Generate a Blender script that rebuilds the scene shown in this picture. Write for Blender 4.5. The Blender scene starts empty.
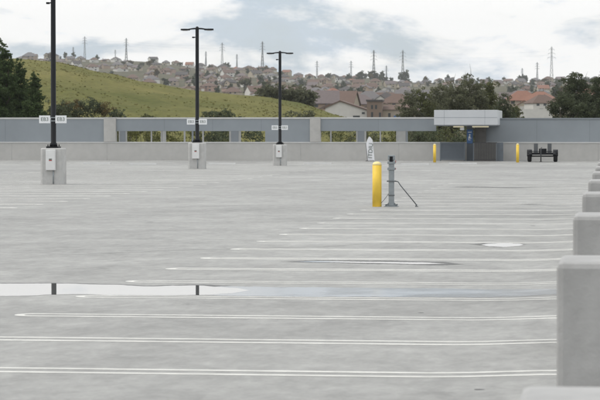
import bpy, bmesh, math, random
import numpy as np
from mathutils import Vector, Matrix
R = math.radians
rnd = random.Random(11)
S = bpy.context.scene
COL = S.collection

# ------------------------------------------------------------------ camera
EYE = 1.67            # eye height above the roof deck, metres
FPX = 2482.0          # focal length in photo pixels (600 px wide)
VPX, HOR = 615.0, 133.0   # where the +Y direction and the horizon fall in the photo
cam = bpy.data.cameras.new('camera')
cam.sensor_width = 36.0
cam.lens = FPX/600*36
cam.clip_start = 0.5
cam.clip_end = 30000
cam.dof.use_dof = True
cam.dof.focus_distance = 42
cam.dof.aperture_fstop = 9
camo = bpy.data.objects.new('camera', cam)
COL.objects.link(camo)
camo.location = (0, 0, EYE)
camo.rotation_euler = (R(90)-math.atan(67/FPX), 0, math.atan((VPX-300)/FPX))
S.camera = camo

YAW = math.atan((VPX-300)/FPX)
def gx(px, Y):            # X of photo column px at distance Y
    return math.tan(math.atan((px-300)/FPX)-YAW)*Y
def rz(row, Y):           # height of photo row at distance Y
    return EYE+(HOR-row)*Y/FPX

# ------------------------------------------------------------------ sky, sun, exposure
SUN_EL, SUN_AZ = 57, 266      # compass degrees, from the left
w = bpy.data.worlds.new('World'); S.world = w
w.use_nodes = True
nt = w.node_tree; nt.nodes.clear()
N = nt.nodes.new; L = nt.links.new
out = N('ShaderNodeOutputWorld'); bg = N('ShaderNodeBackground')
sky = N('ShaderNodeTexSky'); sky.sky_type = 'NISHITA'; sky.sun_disc = False
sky.sun_elevation = R(SUN_EL); sky.sun_rotation = R(SUN_AZ)
sky.air_density = 1.0; sky.dust_density = 1.0
tc = N('ShaderNodeTexCoord')
mp = N('ShaderNodeMapping'); mp.inputs['Scale'].default_value = (12, 12, 34); mp.inputs['Location'].default_value = (29.45, 12.72, 6.24)
L(tc.outputs['Generated'], mp.inputs['Vector'])
n1 = N('ShaderNodeTexNoise'); n1.inputs['Scale'].default_value = 1.0; n1.inputs['Detail'].default_value = 7; n1.inputs['Roughness'].default_value = .58; n1.inputs['Distortion'].default_value = .35
L(mp.outputs[0], n1.inputs['Vector'])
cov = N('ShaderNodeValToRGB'); cov.color_ramp.elements[0].position = .36; cov.color_ramp.elements[1].position = .52
cov.color_ramp.elements[0].color = (.70, .70, .70, 1); cov.color_ramp.elements[1].color = (1, 1, 1, 1)
L(n1.outputs['Fac'], cov.inputs[0])
mp2 = N('ShaderNodeMapping'); mp2.inputs['Scale'].default_value = (34, 34, 80); mp2.inputs['Location'].default_value = (1.78, 1.66, 5.06)
L(tc.outputs['Generated'], mp2.inputs['Vector'])
n2 = N('ShaderNodeTexNoise'); n2.inputs['Scale'].default_value = 1.0; n2.inputs['Detail'].default_value = 6; n2.inputs['Roughness'].default_value = .55
L(mp2.outputs[0], n2.inputs['Vector'])
mixn = N('ShaderNodeMath'); mixn.operation = 'MULTIPLY_ADD'; mixn.inputs[1].default_value = .45; 
L(n2.outputs['Fac'], mixn.inputs[0]); L(n1.outputs['Fac'], mixn.inputs[2])
cc = N('ShaderNodeValToRGB')
cc.color_ramp.elements[0].position = .63; cc.color_ramp.elements[0].color = (.53, .62, .715, 1)
cc.color_ramp.elements[1].position = .75; cc.color_ramp.elements[1].color = (.98, .975, .96, 1)
e = cc.color_ramp.elements.new(.69); e.color = (.80, .83, .865, 1)
L(mixn.outputs[0], cc.inputs[0])
sc_ = N('ShaderNodeVectorMath'); sc_.operation = 'SCALE'; sc_.inputs['Scale'].default_value = 11.0
L(cc.outputs[0], sc_.inputs[0])
sx = N('ShaderNodeSeparateXYZ'); L(tc.outputs['Generated'], sx.inputs[0])
up = N('ShaderNodeMapRange'); up.inputs['From Min'].default_value = .045; up.inputs['From Max'].default_value = .16   # thinner, brighter cloud higher up
up.inputs['To Min'].default_value = 10.9; up.inputs['To Max'].default_value = 14.0
L(sx.outputs['Z'], up.inputs['Value']); L(up.outputs[0], sc_.inputs['Scale'])
mx = N('ShaderNodeMix'); mx.data_type = 'RGBA'
L(cov.outputs[0], mx.inputs['Factor']); L(sky.outputs[0], mx.inputs['A']); L(sc_.outputs[0], mx.inputs['B'])
bg.inputs['Strength'].default_value = 0.1
L(mx.outputs['Result'], bg.inputs['Color']); L(bg.outputs[0], out.inputs['Surface'])

sun = bpy.data.lights.new('sun', 'SUN'); sun.energy = 1.4; sun.angle = R(14); sun.color = (1, .96, .9)
suno = bpy.data.objects.new('sun', sun); COL.objects.link(suno)
az = R(SUN_AZ)
sd = Vector((math.sin(az)*math.cos(R(SUN_EL)), math.cos(az)*math.cos(R(SUN_EL)), math.sin(R(SUN_EL))))
suno.rotation_euler = sd.to_track_quat('Z', 'Y').to_euler()
suno.location = (-30, -30, 60)

S.view_settings.view_transform = 'Standard'; S.view_settings.look = 'None'
S.view_settings.exposure = 0.0; S.view_settings.gamma = 1; S.view_settings.use_curve_mapping = False
S.cycles.max_bounces = 6; S.cycles.volume_bounces = 1
S.cycles.use_denoising = True

# ------------------------------------------------------------------ materials
def mat(name, col, rough=.7, var=.12, scale=3.0, bump=0, metal=0, spec=.5, detail=5, col2=None, big=0, bigscale=.1, island=0, stretch=(1,1,1), trans=0):
    m = bpy.data.materials.new(name); m.use_nodes = True
    t = m.node_tree; n = t.nodes.new; l = t.links.new
    b = t.nodes['Principled BSDF']
    b.inputs['Roughness'].default_value = rough; b.inputs['Metallic'].default_value = metal
    b.inputs['Specular IOR Level'].default_value = spec
    tc = n('ShaderNodeTexCoord'); mpg = n('ShaderNodeMapping'); mpg.inputs['Scale'].default_value = stretch
    l(tc.outputs['Object'], mpg.inputs[0])
    nz = n('ShaderNodeTexNoise'); nz.inputs['Scale'].default_value = scale; nz.inputs['Detail'].default_value = detail; nz.inputs['Roughness'].default_value = .6
    l(mpg.outputs[0], nz.inputs['Vector'])
    rp = n('ShaderNodeValToRGB'); rp.color_ramp.elements[0].position = .3; rp.color_ramp.elements[1].position = .7
    c2 = col2 or [c*(1+var) for c in col]
    c1 = col if col2 else [c*(1-var) for c in col]
    rp.color_ramp.elements[0].color = (*c1, 1); rp.color_ramp.elements[1].color = (*c2, 1)
    l(nz.outputs['Fac'], rp.inputs[0]); last = rp.outputs[0]
    def mul(last, fac_out, lo, hi, p0=.3, p1=.7):
        r2 = n('ShaderNodeMapRange'); r2.inputs['From Min'].default_value = p0; r2.inputs['From Max'].default_value = p1
        r2.inputs['To Min'].default_value = lo; r2.inputs['To Max'].default_value = hi
        l(fac_out, r2.inputs['Value'])
        vm = n('ShaderNodeVectorMath'); vm.operation = 'SCALE'
        l(last, vm.inputs[0]); l(r2.outputs[0], vm.inputs['Scale']); return vm.outputs[0]
    if big:
        n3 = n('ShaderNodeTexNoise'); n3.inputs['Scale'].default_value = bigscale; n3.inputs['Detail'].default_value = 4
        l(tc.outputs['Object'], n3.inputs['Vector'])
        last = mul(last, n3.outputs['Fac'], 1-big, 1+big)
    if island:
        g = n('ShaderNodeNewGeometry')
        last = mul(last, g.outputs['Random Per Island'], 1-island, 1+island, 0, 1)
    l(last, b.inputs['Base Color'])
    if bump:
        bp = n('ShaderNodeBump'); bp.inputs['Strength'].default_value = bump; bp.inputs['Distance'].default_value = .02
        l(nz.outputs['Fac'], bp.inputs['Height']); l(bp.outputs[0], b.inputs['Normal'])
    return m

M = {}
M['concrete'] = mat('cast_concrete', (.37,.365,.35), .85, .08, 6, .25, big=.08, bigscale=.6)
M['block'] = mat('block_concrete', (.35,.345,.335), .6, .06, 7, .5, big=.16, bigscale=1.6)
M['pedestal'] = mat('pedestal_concrete', (.45,.445,.43), .85, .08, 7, .3, big=.12, bigscale=1.5)
M['parapet'] = mat('parapet_concrete', (.455,.446,.425), .85, .05, 2.5, .2, big=.09, bigscale=.22)
M['pilaster'] = mat('pilaster_concrete', (.43,.42,.40), .85, .07, 3, .2, big=.06, bigscale=.5)
M['coping'] = mat('coping', (.50,.50,.49), .7, .06, 2)
M['panel'] = mat('blue_grey_panel', (.245,.270,.290), .55, .05, .8, 0, big=.06, bigscale=.25)
M['panel_dark'] = mat('blue_grey_panel_dark', (.19,.208,.224), .55, .05, .8, 0, big=.06, bigscale=.25)
M['post_grey'] = mat('post_grey', (.33,.33,.32), .7, .06, 3)
M['black'] = mat('black_paint', (.010,.011,.013), .5, .1, 4, spec=.2)
M['tyre'] = mat('tyre_rubber', (.015,.015,.016), .85, .15, 14, .3)
M['darksteel'] = mat('dark_steel', (.03,.032,.035), .55, .2, 6)
M['ramp'] = mat('ramp_mesh', (.10,.105,.11), .6, .15, 20)
M['white'] = mat('white_paint', (.74,.75,.76), .5, .04, 3)
M['box'] = mat('box_white', (.66,.66,.65), .45, .05, 4)
M['ink'] = mat('sign_ink', (.11,.14,.12), .6, .05, 3)
M['red'] = mat('red_mark', (.35,.03,.02), .5, .05, 3)
M['yellow'] = mat('yellow_paint', (.80,.54,.06), .55, .07, 5, big=.08, bigscale=3)
M['cap'] = mat('bollard_cap', (.80,.66,.30), .6, .08, 6)
M['steel'] = mat('galvanised_steel', (.26,.285,.295), .5, .12, 9, metal=.25)
M['rod'] = mat('rod_steel', (.13,.14,.145), .5, .12, 9, metal=.3)
M['canopy'] = mat('canopy_metal', (.53,.545,.56), .5, .03, 1.2, big=.04, bigscale=.5)
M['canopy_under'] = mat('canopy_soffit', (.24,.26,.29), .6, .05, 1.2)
M['fixture'] = mat('soffit_lamp_lens', (.72,.64,.44), .5, .05, 3)
M['blue'] = mat('sign_blue', (.05,.13,.30), .5, .06, 3)
M['gate'] = mat('gate_metal', (.125,.145,.165), .55, .06, 5)
M['stairwall'] = mat('stair_wall', (.165,.158,.148), .85, .08, 4, .2, big=.08, bigscale=.8)
M['fabric'] = mat('banner_fabric', (.78,.78,.80), .8, .03, 4)
M['paint'] = mat('line_paint', (.61,.60,.56), .6, .16, 5, big=.10, bigscale=.7)
M['tower'] = mat('tower_steel', (.12,.13,.14), .6, .1, .5)
M['bark'] = mat('bark', (.06,.048,.036), .9, .25, 3, .4)

def leafmat(name, col, isl=.45):
    m = mat(name, [c*1.25 for c in col], .75, .22, .35, island=isl, spec=.25)
    t = m.node_tree; b = t.nodes['Principled BSDF']; src = b.inputs['Base Color'].links[0].from_socket
    tl = t.nodes.new('ShaderNodeBsdfTranslucent'); ms = t.nodes.new('ShaderNodeMixShader'); ms.inputs[0].default_value = .4
    t.links.new(src, tl.inputs['Color']); t.links.new(b.outputs[0], ms.inputs[1]); t.links.new(tl.outputs[0], ms.inputs[2])
    t.links.new(ms.outputs[0], t.nodes['Material Output'].inputs['Surface'])
    return m
M['leaf_conifer'] = leafmat('leaf_conifer', (.050,.074,.027))
M['leaf_olive'] = leafmat('leaf_olive', (.088,.094,.040))
M['leaf_yellow'] = leafmat('leaf_yellow', (.095,.098,.030))
M['leaf_dark'] = leafmat('leaf_dark', (.068,.080,.045))
M['leaf_grey'] = leafmat('leaf_grey', (.108,.112,.068))
M['leaf_far'] = leafmat('leaf_far', (.065,.072,.04))
M['leaf_far2'] = leafmat('leaf_far2', (.085,.085,.045))
M['leaf_brown'] = leafmat('leaf_brown', (.105,.080,.035))

# deck: broomed concrete, stains, faint streaks
def deckmat():
    m = bpy.data.materials.new('deck_concrete'); m.use_nodes = True
    t = m.node_tree; n = t.nodes.new; l = t.links.new; b = t.nodes['Principled BSDF']
    tc = n('ShaderNodeTexCoord')
    def noise(scale, detail, rough=.55, st=(1,1,1), dist=0):
        mp = n('ShaderNodeMapping'); mp.inputs['Scale'].default_value = st; l(tc.outputs['Object'], mp.inputs[0])
        z = n('ShaderNodeTexNoise'); z.inputs['Scale'].default_value = scale; z.inputs['Detail'].default_value = detail
        z.inputs['Roughness'].default_value = rough; z.inputs['Distortion'].default_value = dist
        l(mp.outputs[0], z.inputs['Vector']); return z.outputs['Fac']
    def rng(o, lo, hi, a=.3, c=.7):
        r = n('ShaderNodeMapRange'); r.inputs['From Min'].default_value = a; r.inputs['From Max'].default_value = c
        r.inputs['To Min'].default_value = lo; r.inputs['To Max'].default_value = hi; l(o, r.inputs['Value']); return r.outputs[0]
    def mul(a, c):
        q = n('ShaderNodeMath'); q.operation = 'MULTIPLY'; l(a, q.inputs[0]); l(c, q.inputs[1]); return q.outputs[0]
    v = rng(noise(.045, 4, .5, (1.2,1,1), .4), .84, 1.13)          # broad pours and drying patches
    v = mul(v, rng(noise(.35, 5, .6), .87, 1.10))                   # blotches
    v = mul(v, rng(noise(1.0, 6, .65, (1.2,.6,1)), .88, 1.10))     # trowel streaks
    v = mul(v, rng(noise(5.5, 5, .65, (1.2,.55,1)), .87, 1.12))
    v = mul(v, rng(noise(2.2, 5, .7, (1.2,.5,1), .6), .88, 1.11))
    v = mul(v, rng(noise(17, 4, .7), .90, 1.08))
    v = mul(v, rng(noise(.16, 5, .65, (1,1,1), .8), 1.0, 1.10, .50, .62))   # paler washed patches
    v = mul(v, rng(noise(.55, 6, .7, (1,1,1), 1.2), .74, 1.0, .27, .38))  # scattered darker stains
    rgb = n('ShaderNodeVectorMath'); rgb.operation = 'SCALE'; rgb.inputs[0].default_value = (.290,.287,.273)
    l(v, rgb.inputs['Scale']); l(rgb.outputs[0], b.inputs['Base Color'])
    b.inputs['Roughness'].default_value = .7; b.inputs['Specular IOR Level'].default_value = .45
    bp = n('ShaderNodeBump'); bp.inputs['Strength'].default_value = .25; bp.inputs['Distance'].default_value = .01
    l(noise(30, 4), bp.inputs['Height']); l(bp.outputs[0], b.inputs['Normal'])
    return m
M['deck'] = deckmat()

def watermat(name, base, rough, ior):
    m = mat(name, base, rough, .06, 1.5)
    b = m.node_tree.nodes['Principled BSDF']; b.inputs['IOR'].default_value = ior
    return m
M['water'] = watermat('puddle_water', (.16,.16,.155), .015, 1.6)
M['film'] = watermat('wet_film', (.17,.185,.20), .16, 1.30)
M['oil'] = mat('oil_stain', (.085,.083,.08), .6, .2, 9)
M['crack'] = mat('crack_filler', (.20,.20,.19), .8, .2, 5)
def film_breakup(m):       # the film thins out into bare concrete towards the right
    t = m.node_tree; n = t.nodes.new; l = t.links.new; b = t.nodes['Principled BSDF']
    tc = n('ShaderNodeTexCoord'); sx = n('ShaderNodeSeparateXYZ'); l(tc.outputs['Object'], sx.inputs[0])
    a = n('ShaderNodeMapRange'); a.inputs['From Min'].default_value = -3.6; a.inputs['From Max'].default_value = .2; a.inputs['To Min'].default_value = -.12; a.inputs['To Max'].default_value = .62
    l(sx.outputs['X'], a.inputs['Value'])
    z = n('ShaderNodeTexNoise'); z.inputs['Scale'].default_value = 1.6; z.inputs['Detail'].default_value = 6; l(tc.outputs['Object'], z.inputs['Vector'])
    q = n('ShaderNodeMath'); q.operation = 'MULTIPLY_ADD'; q.inputs[1].default_value = 1.6; q.inputs[2].default_value = -.8; l(z.outputs['Fac'], q.inputs[0])
    r = n('ShaderNodeMath'); r.operation = 'ADD'; r.use_clamp = True; l(q.outputs[0], r.inputs[0]); l(a.outputs[0], r.inputs[1])
    tr = n('ShaderNodeBsdfTransparent'); mx = n('ShaderNodeMixShader'); l(r.outputs[0], mx.inputs[0]); l(b.outputs[0], mx.inputs[1]); l(tr.outputs[0], mx.inputs[2])
    l(mx.outputs[0], t.nodes['Material Output'].inputs['Surface'])
film_breakup(M['film'])
M['damp'] = mat('damp_concrete', (.105,.105,.10), .7, .12, 2)

def grassmat():
    m = bpy.data.materials.new('hill_grass'); m.use_nodes = True
    t = m.node_tree; n = t.nodes.new; l = t.links.new; b = t.nodes['Principled BSDF']
    tc = n('ShaderNodeTexCoord')
    def ns(s, d, st=(1,1,1)):
        mp = n('ShaderNodeMapping'); mp.inputs['Scale'].default_value = st; l(tc.outputs['Object'], mp.inputs[0])
        z = n('ShaderNodeTexNoise'); z.inputs['Scale'].default_value = s; z.inputs['Detail'].default_value = d; z.inputs['Roughness'].default_value = .65
        l(mp.outputs[0], z.inputs['Vector']); return z.outputs['Fac']
    r = n('ShaderNodeValToRGB'); r.color_ramp.elements[0].position = .33; r.color_ramp.elements[1].position = .68
    r.color_ramp.elements[0].color = (.086,.094,.024,1); r.color_ramp.elements[1].color = (.165,.150,.050,1)
    l(ns(.05, 8, (1,.35,1)), r.inputs[0])
    q = n('ShaderNodeMapRange'); q.inputs['From Min'].default_value = .3; q.inputs['From Max'].default_value = .7
    q.inputs['To Min'].default_value = .78; q.inputs['To Max'].default_value = 1.18; l(ns(.9, 5, (1,.4,1)), q.inputs['Value'])
    vm = n('ShaderNodeVectorMath'); vm.operation = 'SCALE'; l(r.outputs[0], vm.inputs[0]); l(q.outputs[0], vm.inputs['Scale'])
    l(vm.outputs[0], b.inputs['Base Color']); b.inputs['Roughness'].default_value = .95; b.inputs['Specular IOR Level'].default_value = .1
    bp = n('ShaderNodeBump'); bp.inputs['Strength'].default_value = .8; bp.inputs['Distance'].default_value = .5
    l(ns(.7, 5), bp.inputs['Height']); l(bp.outputs[0], b.inputs['Normal'])
    return m
M['grass'] = grassmat()
M['slope'] = mat('suburb_ground', (.055,.056,.032), .95, .3, .02, col2=(.12,.105,.065), spec=.1)
M['lowland'] = mat('lowland', (.09,.09,.045), .95, .3, .02, spec=.1)

# ------------------------------------------------------------------ mesh helpers
class MB:
    def __init__(s): s.v = []; s.f = []; s.sm = []
    def poly(s, pts, smooth=False):
        i = len(s.v); s.v += [tuple(p) for p in pts]; s.f.append(list(range(i, i+len(pts)))); s.sm.append(smooth)
    def box(s, c, d, rot=0, taper=1.0):
        cx, cy, cz = c; dx, dy, dz = d[0]/2, d[1]/2, d[2]/2
        i = len(s.v); ca, sa = math.cos(rot), math.sin(rot)
        for z, k in ((-dz, 1), (dz, taper)):
            for x, y in ((-dx,-dy),(dx,-dy),(dx,dy),(-dx,dy)):
                x *= k; y *= k
                s.v.append((cx+x*ca-y*sa, cy+x*sa+y*ca, cz+z))
        for q in ((3,2,1,0),(4,5,6,7),(0,1,5,4),(1,2,6,5),(2,3,7,6),(3,0,4,7)):
            s.f.append([i+k for k in q]); s.sm.append(False)
    def bb(s, x0, x1, y0, y1, z0, z1): s.box(((x0+x1)/2,(y0+y1)/2,(z0+z1)/2), (x1-x0,y1-y0,z1-z0))
    def tube(s, pts, rad, n=10, cap=True):
        pts = [Vector(p) for p in pts]
        if not isinstance(rad, (list, tuple)): rad = [rad]*len(pts)
        base = len(s.v)
        for k, p in enumerate(pts):
            d = (pts[min(k+1,len(pts)-1)]-pts[max(k-1,0)]).normalized()
            a = d.orthogonal().normalized() if k == 0 else (a-d*a.dot(d)).normalized()
            b = d.cross(a)
            for j in range(n):
                t = 2*math.pi*j/n
                s.v.append(tuple(p+(a*math.cos(t)+b*math.sin(t))*rad[k]))
        for k in range(len(pts)-1):
            for j in range(n):
                s.f.append([base+k*n+j, base+k*n+(j+1)%n, base+(k+1)*n+(j+1)%n, base+(k+1)*n+j]); s.sm.append(True)
        if cap:
            s.f.append([base+j for j in range(n)][::-1]); s.sm.append(False)
            e = base+(len(pts)-1)*n
            s.f.append([e+j for j in range(n)]); s.sm.append(False)
    def lathe(s, prof, n=20, c=(0,0,0)):
        base = len(s.v)
        for r, z in prof:
            for j in range(n):
                t = 2*math.pi*j/n; s.v.append((c[0]+r*math.cos(t), c[1]+r*math.sin(t), c[2]+z))
        for k in range(len(prof)-1):
            for j in range(n):
                s.f.append([base+k*n+j, base+k*n+(j+1)%n, base+(k+1)*n+(j+1)%n, base+(k+1)*n+j]); s.sm.append(True)
        s.f.append([base+j for j in range(n)][::-1]); s.sm.append(False)
        e = base+(len(prof)-1)*n; s.f.append([e+j for j in range(n)]); s.sm.append(False)
    def mesh(s, name, m, bevel=0, seg=2):
        me = bpy.data.meshes.new(name); me.from_pydata(s.v, [], s.f)
        for p, q in zip(me.polygons, s.sm): p.use_smooth = q
        if bevel:
            bm = bmesh.new(); bm.from_mesh(me)
            es = [e for e in bm.edges if e.is_manifold and e.calc_face_angle(0) > .5]
            bmesh.ops.bevel(bm, geom=es, offset=bevel, segments=seg, affect='EDGES', profile=.5)
            bm.to_mesh(me); bm.free()
        me.materials.append(m)
        me.update(); return me
    def build(s, name, m, parent=None, bevel=0, seg=2, loc=(0,0,0)):
        o = bpy.data.objects.new(name, s.mesh(name, m, bevel, seg)); COL.objects.link(o)
        o.location = loc
        if parent: o.parent = parent
        return o
def tag(o, label=None, cat=None, group=None, kind=None):
    if label: o['label'] = label
    if cat: o['category'] = cat
    if group: o['group'] = group
    if kind: o['kind'] = kind
    return o
def thing(name, label, cat, loc=(0,0,0), rotz=0, group=None):
    o = bpy.data.objects.new(name, None); COL.objects.link(o); o.location = loc; o.rotation_euler = (0,0,rotz)
    return tag(o, label, cat, group)
def copy_tree(o, parent=None):
    c = o.copy(); COL.objects.link(c); c.parent = parent
    for ch in list(o.children): copy_tree(ch, c)
    return c
def text_mesh(txt, size, thick=.002):
    cu = bpy.data.curves.new('lettering', 'FONT'); cu.body = txt; cu.size = size; cu.extrude = thick
    cu.align_x = 'CENTER'; cu.align_y = 'CENTER'
    o = bpy.data.objects.new('lettering', cu); COL.objects.link(o)
    dg = bpy.context.evaluated_depsgraph_get(); dg.update()
    me = bpy.data.meshes.new_from_object(o.evaluated_get(dg)); bpy.data.objects.remove(o)
    me.materials.clear()
    return me
def put_text(txt, size, m, parent, loc, rot=(R(90),0,0), name='lettering'):
    me = text_mesh(txt, size); me.materials.append(m); me.name = name
    o = bpy.data.objects.new(name, me); COL.objects.link(o); o.parent = parent; o.location = loc; o.rotation_euler = rot
    return o
def lerp_tab(tab, x):
    if x <= tab[0][0]: return tab[0][1]
    for (a, va), (b, vb) in zip(tab, tab[1:]):
        if x <= b:
            t = (x-a)/(b-a); t = t*t*(3-2*t)*.5+t*.5
            return va+(vb-va)*t
    return tab[-1][1]
def sstep(a, b, x):
    t = min(1, max(0, (x-a)/(b-a))); return t*t*(3-2*t)

# ------------------------------------------------------------------ the roof deck
WALL = 150.0          # distance of the far parapet
STALL = 2.6
DECKTAB = [(0,0),(92,0),(109,.065),(123,-.04),(137,-.15),(149,0),(160,0)]
g = MB()
xs = [-76+2*i for i in range(37)]+[-2.5,-2,-1.5,-1.25,-1,-.75,-.5,-.25,0,1,3,5,8]
xs = sorted(set(xs)); ys = [-10+1.25*i for i in range(129)]
ys = [y for y in ys if y <= 150.5]
def pl(t, fn, v):          # fn sampled on the deck grid and joined by straight lines
    if v <= t[0]: return fn(t[0])
    for a, b in zip(t, t[1:]):
        if v <= b: return fn(a)+(fn(b)-fn(a))*(v-a)/(b-a)
    return fn(t[-1])
def zd(x, y):
    return pl(ys, lambda q: lerp_tab(DECKTAB, q), y)+pl(xs, lambda q: .03*sstep(-1.3, -.25, q), x)
idx = {}
for i, x in enumerate(xs):
    for j, y in enumerate(ys):
        idx[i,j] = len(g.v); g.v.append((x, y, zd(x,y)))
for i in range(len(xs)-1):
    for j in range(len(ys)-1):
        g.f.append([idx[i,j], idx[i+1,j], idx[i+1,j+1], idx[i,j+1]]); g.sm.append(True)
deck = tag(g.build('roof_deck', M['deck']), 'broad pale concrete roof deck of the car park with white stall lines', 'deck', kind='structure')
slab = MB(); slab.bb(-76, 8, -10, 150.4, -6.2, -.6)
tag(slab.build('garage_block', M['concrete']), 'concrete car park block under the roof deck', 'car park', kind='structure')

# painted stall lines: hairpin pairs (U at the aisle end)
def ribbon(mb, pts, wd, z=.0018):
    n = len(pts); Lf = []; Rt = []
    for k, (x, y) in enumerate(pts):
        a = pts[max(k-1,0)]; b = pts[min(k+1,n-1)]
        dx, dy = b[0]-a[0], b[1]-a[1]; q = math.hypot(dx,dy); nx, ny = -dy/q*wd/2, dx/q*wd/2
        Lf.append((x+nx, y+ny)); Rt.append((x-nx, y-ny))
    for k in range(n-1):
        mb.poly([(p[0], p[1], zd(*p)+z) for p in (Lf[k], Rt[k], Rt[k+1], Lf[k+1])])
def seg(x0, x1, y, step=.45):
    lo, hi = min(x0,x1), max(x0,x1)      # break the line where the deck grid does, so it lies flat on it
    q = [lo]+[x for x in xs if lo < x < hi]+[hi]
    if x1 < x0: q.reverse()
    return [(x, y) for x in q]
def hairpin(x0, x1, y, gap=.275, wd=None):
    mb = MB(); r = gap/2; s = 1 if x1 > x0 else -1
    wd = wd or (.092 if y < 30 else .13)
    pts = seg(x1, x0+s*r, y-r)+[(x0+s*r-s*r*math.sin(t), y-r*math.cos(t)) for t in [math.pi*k/10 for k in range(1,10)]]+seg(x0+s*r, x1, y+r)
    ribbon(mb, pts, wd)
    return mb.build('stall_line', M['paint'], deck)
for k in range(-3, 26):
    hairpin(-5.42, .55, (6.56+k)*STALL)
for k in range(0, 34):
    y = (20.8+k*1.0)*STALL
    if y > 142: break
    hairpin(-13.3, -24.2, y, .30, .16)
mb = MB(); ribbon(mb, seg(-10.2, -40, 72.6), .10); mb.build('joint_line', M['paint'], deck)
# sawn joints as thin dark grooves
mj = M['damp']
for y in (38.5, 59.0, 90.5, 119):
    mb = MB(); ribbon(mb, seg(-45, -5.6, y, 1.0), .02, .0015); mb.build('sawn_joint', mj, deck)

# puddles: outlines given as photo columns and rows on the deck
def deckpt(px, row, z=0):
    t = gx(px, 1.0); y = (EYE-z)*FPX/(row-HOR)/(math.cos(YAW)-t*math.sin(YAW)); return t*y, y
def puddle(name, up, lo, m, label, zoff=.009, jag=.0, kind='structure'):
    """up / lo: lists of (px,row) for the far and near shore"""
    mb = MB(); r = random.Random(len(up)*7+int(up[0][0])); n = 90
    x0 = up[0][0]; x1 = up[-1][0]; prev = None
    def itp(t, x):
        for (a, va), (b, vb) in zip(t, t[1:]):
            if x <= b: 
                q = (x-a)/(b-a); return va+(vb-va)*(q*q*(3-2*q))
        return t[-1][1]
    for k in range(n+1):
        px = x0+(x1-x0)*k/n
        a, b = itp(up, px), itp(lo, px)
        w_ = min(1, (b-a)/2)
        a += r.uniform(-jag, jag)*w_; b += r.uniform(-jag, jag)*w_
        A = deckpt(px, a); B = deckpt(px, b)
        if prev:
            q = [prev[1], B, A, prev[0]]
            mb.poly([(p[0], p[1], zd(p[0],p[1])+zoff) for p in q])
        prev = (A, B)
    o = mb.build(name, m)
    bm = bmesh.new(); bm.from_mesh(o.data); bmesh.ops.remove_doubles(bm, verts=bm.verts, dist=.0005); bm.to_mesh(o.data); bm.free()
    return tag(o, label, 'puddle', kind=kind)
puddle('puddle', [(-60,283.5),(0,284),(55,283.8),(110,285),(150,286.8),(175,286),(200,285.8),(216,287.2),(235,288.4),(252,290.8)],
       [(-60,297),(0,296.6),(30,296.2),(50,295),(80,294.6),(110,295.6),(170,295.8),(205,295.4),(228,293.8),(252,290.8)], M['water'],
       'long bright puddle across the left foreground reflecting the white sky', .0024, .12)
puddle('damp_patch', [(-60,282.9),(0,283.2),(55,283.1),(110,284.2),(150,285.9),(175,285.2),(200,284.6),(225,285.8),(240,287)],
       [(-60,285),(0,285),(55,285),(110,286),(150,287.5),(200,287),(240,287.4)], M['damp'], 'dark damp rim along the far shore of the long bright puddle', .0012, .15)
puddle('puddle', [(196,289),(225,286.6),(300,287.6),(430,288.6),(500,289.6),(575,291.5)],
       [(196,295),(225,296.2),(300,297),(430,297.4),(500,297.6),(575,296.5)], M['film'],
       'shallow bluish film of water running right from the long puddle', .0021, .2)
puddle('puddle', [(480,245),(490,243.8),(505,243.2),(518,243.8),(525,245)], [(480,245),(490,246.6),(505,247.2),(518,246.4),(525,245)], M['water'],
       'small bright oval puddle at the right among the stall lines', .0024, .05)
puddle('damp_patch', [(468,244.5),(500,242.3),(528,244.5)], [(468,244.5),(500,247.4),(528,244.5)], M['damp'], 'dark damp rim round the small oval puddle', .0017, .15)
puddle('puddle', [(292,262),(320,261.2),(370,262),(420,262.6),(450,264)], [(292,262),(320,262.5),(370,263.3),(420,264.4),(450,264)], M['water'],
       'thin sliver of water between stall lines in the middle of the deck', .0024, .1)
puddle('damp_patch', [(278,262),(320,260.4),(380,260.6),(440,262),(466,264.4)], [(278,262),(320,262.8),(380,264),(440,265.4),(466,264.4)], M['damp'], 'damp grey streak under the thin sliver of water', .0017, .15)
puddle('damp_patch', [(440,187),(470,186.2),(510,186.8),(540,187.4)], [(440,187),(470,187.8),(510,188.2),(540,187.4)], M['damp'], 'thin dark damp streak far off beyond the last stall lines', .0017, .1)
puddle('damp_patch', [(512,204),(530,203.3),(556,204)], [(512,204),(530,204.9),(556,204)], M['damp'], 'dark damp streak at the right near the row of blocks', .0017, .1)
for px, yw, t in ((97,140.5,'left of the left pilaster'),(143,139,'right of the left pilaster'),(222,140,'right of the middle lamp post'),(318,141,'below the right pilaster'),
                  (415,139.5,'left of the louvred gate'),(463,141,'in front of the louvred gate')):
    mb = MB(); L2 = .80; h = .09
    P = [[(x, -.09, 0), (x, -.06, h), (x, .06, h), (x, .09, 0)] for x in (-L2, L2)]
    for k in range(3): mb.poly([P[0][k], P[1][k], P[1][k+1], P[0][k+1]][::-1])
    mb.poly(P[0]); mb.poly(P[1][::-1])
    x = gx(px, yw)
    tag(mb.build('wheel_stop', M['coping'], None, 0, 1, (x, yw, zd(x,yw)+.001)), 'low pale wheel stop on the far deck '+t, 'wheel stop', 'wheel stops on the far deck')

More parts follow.
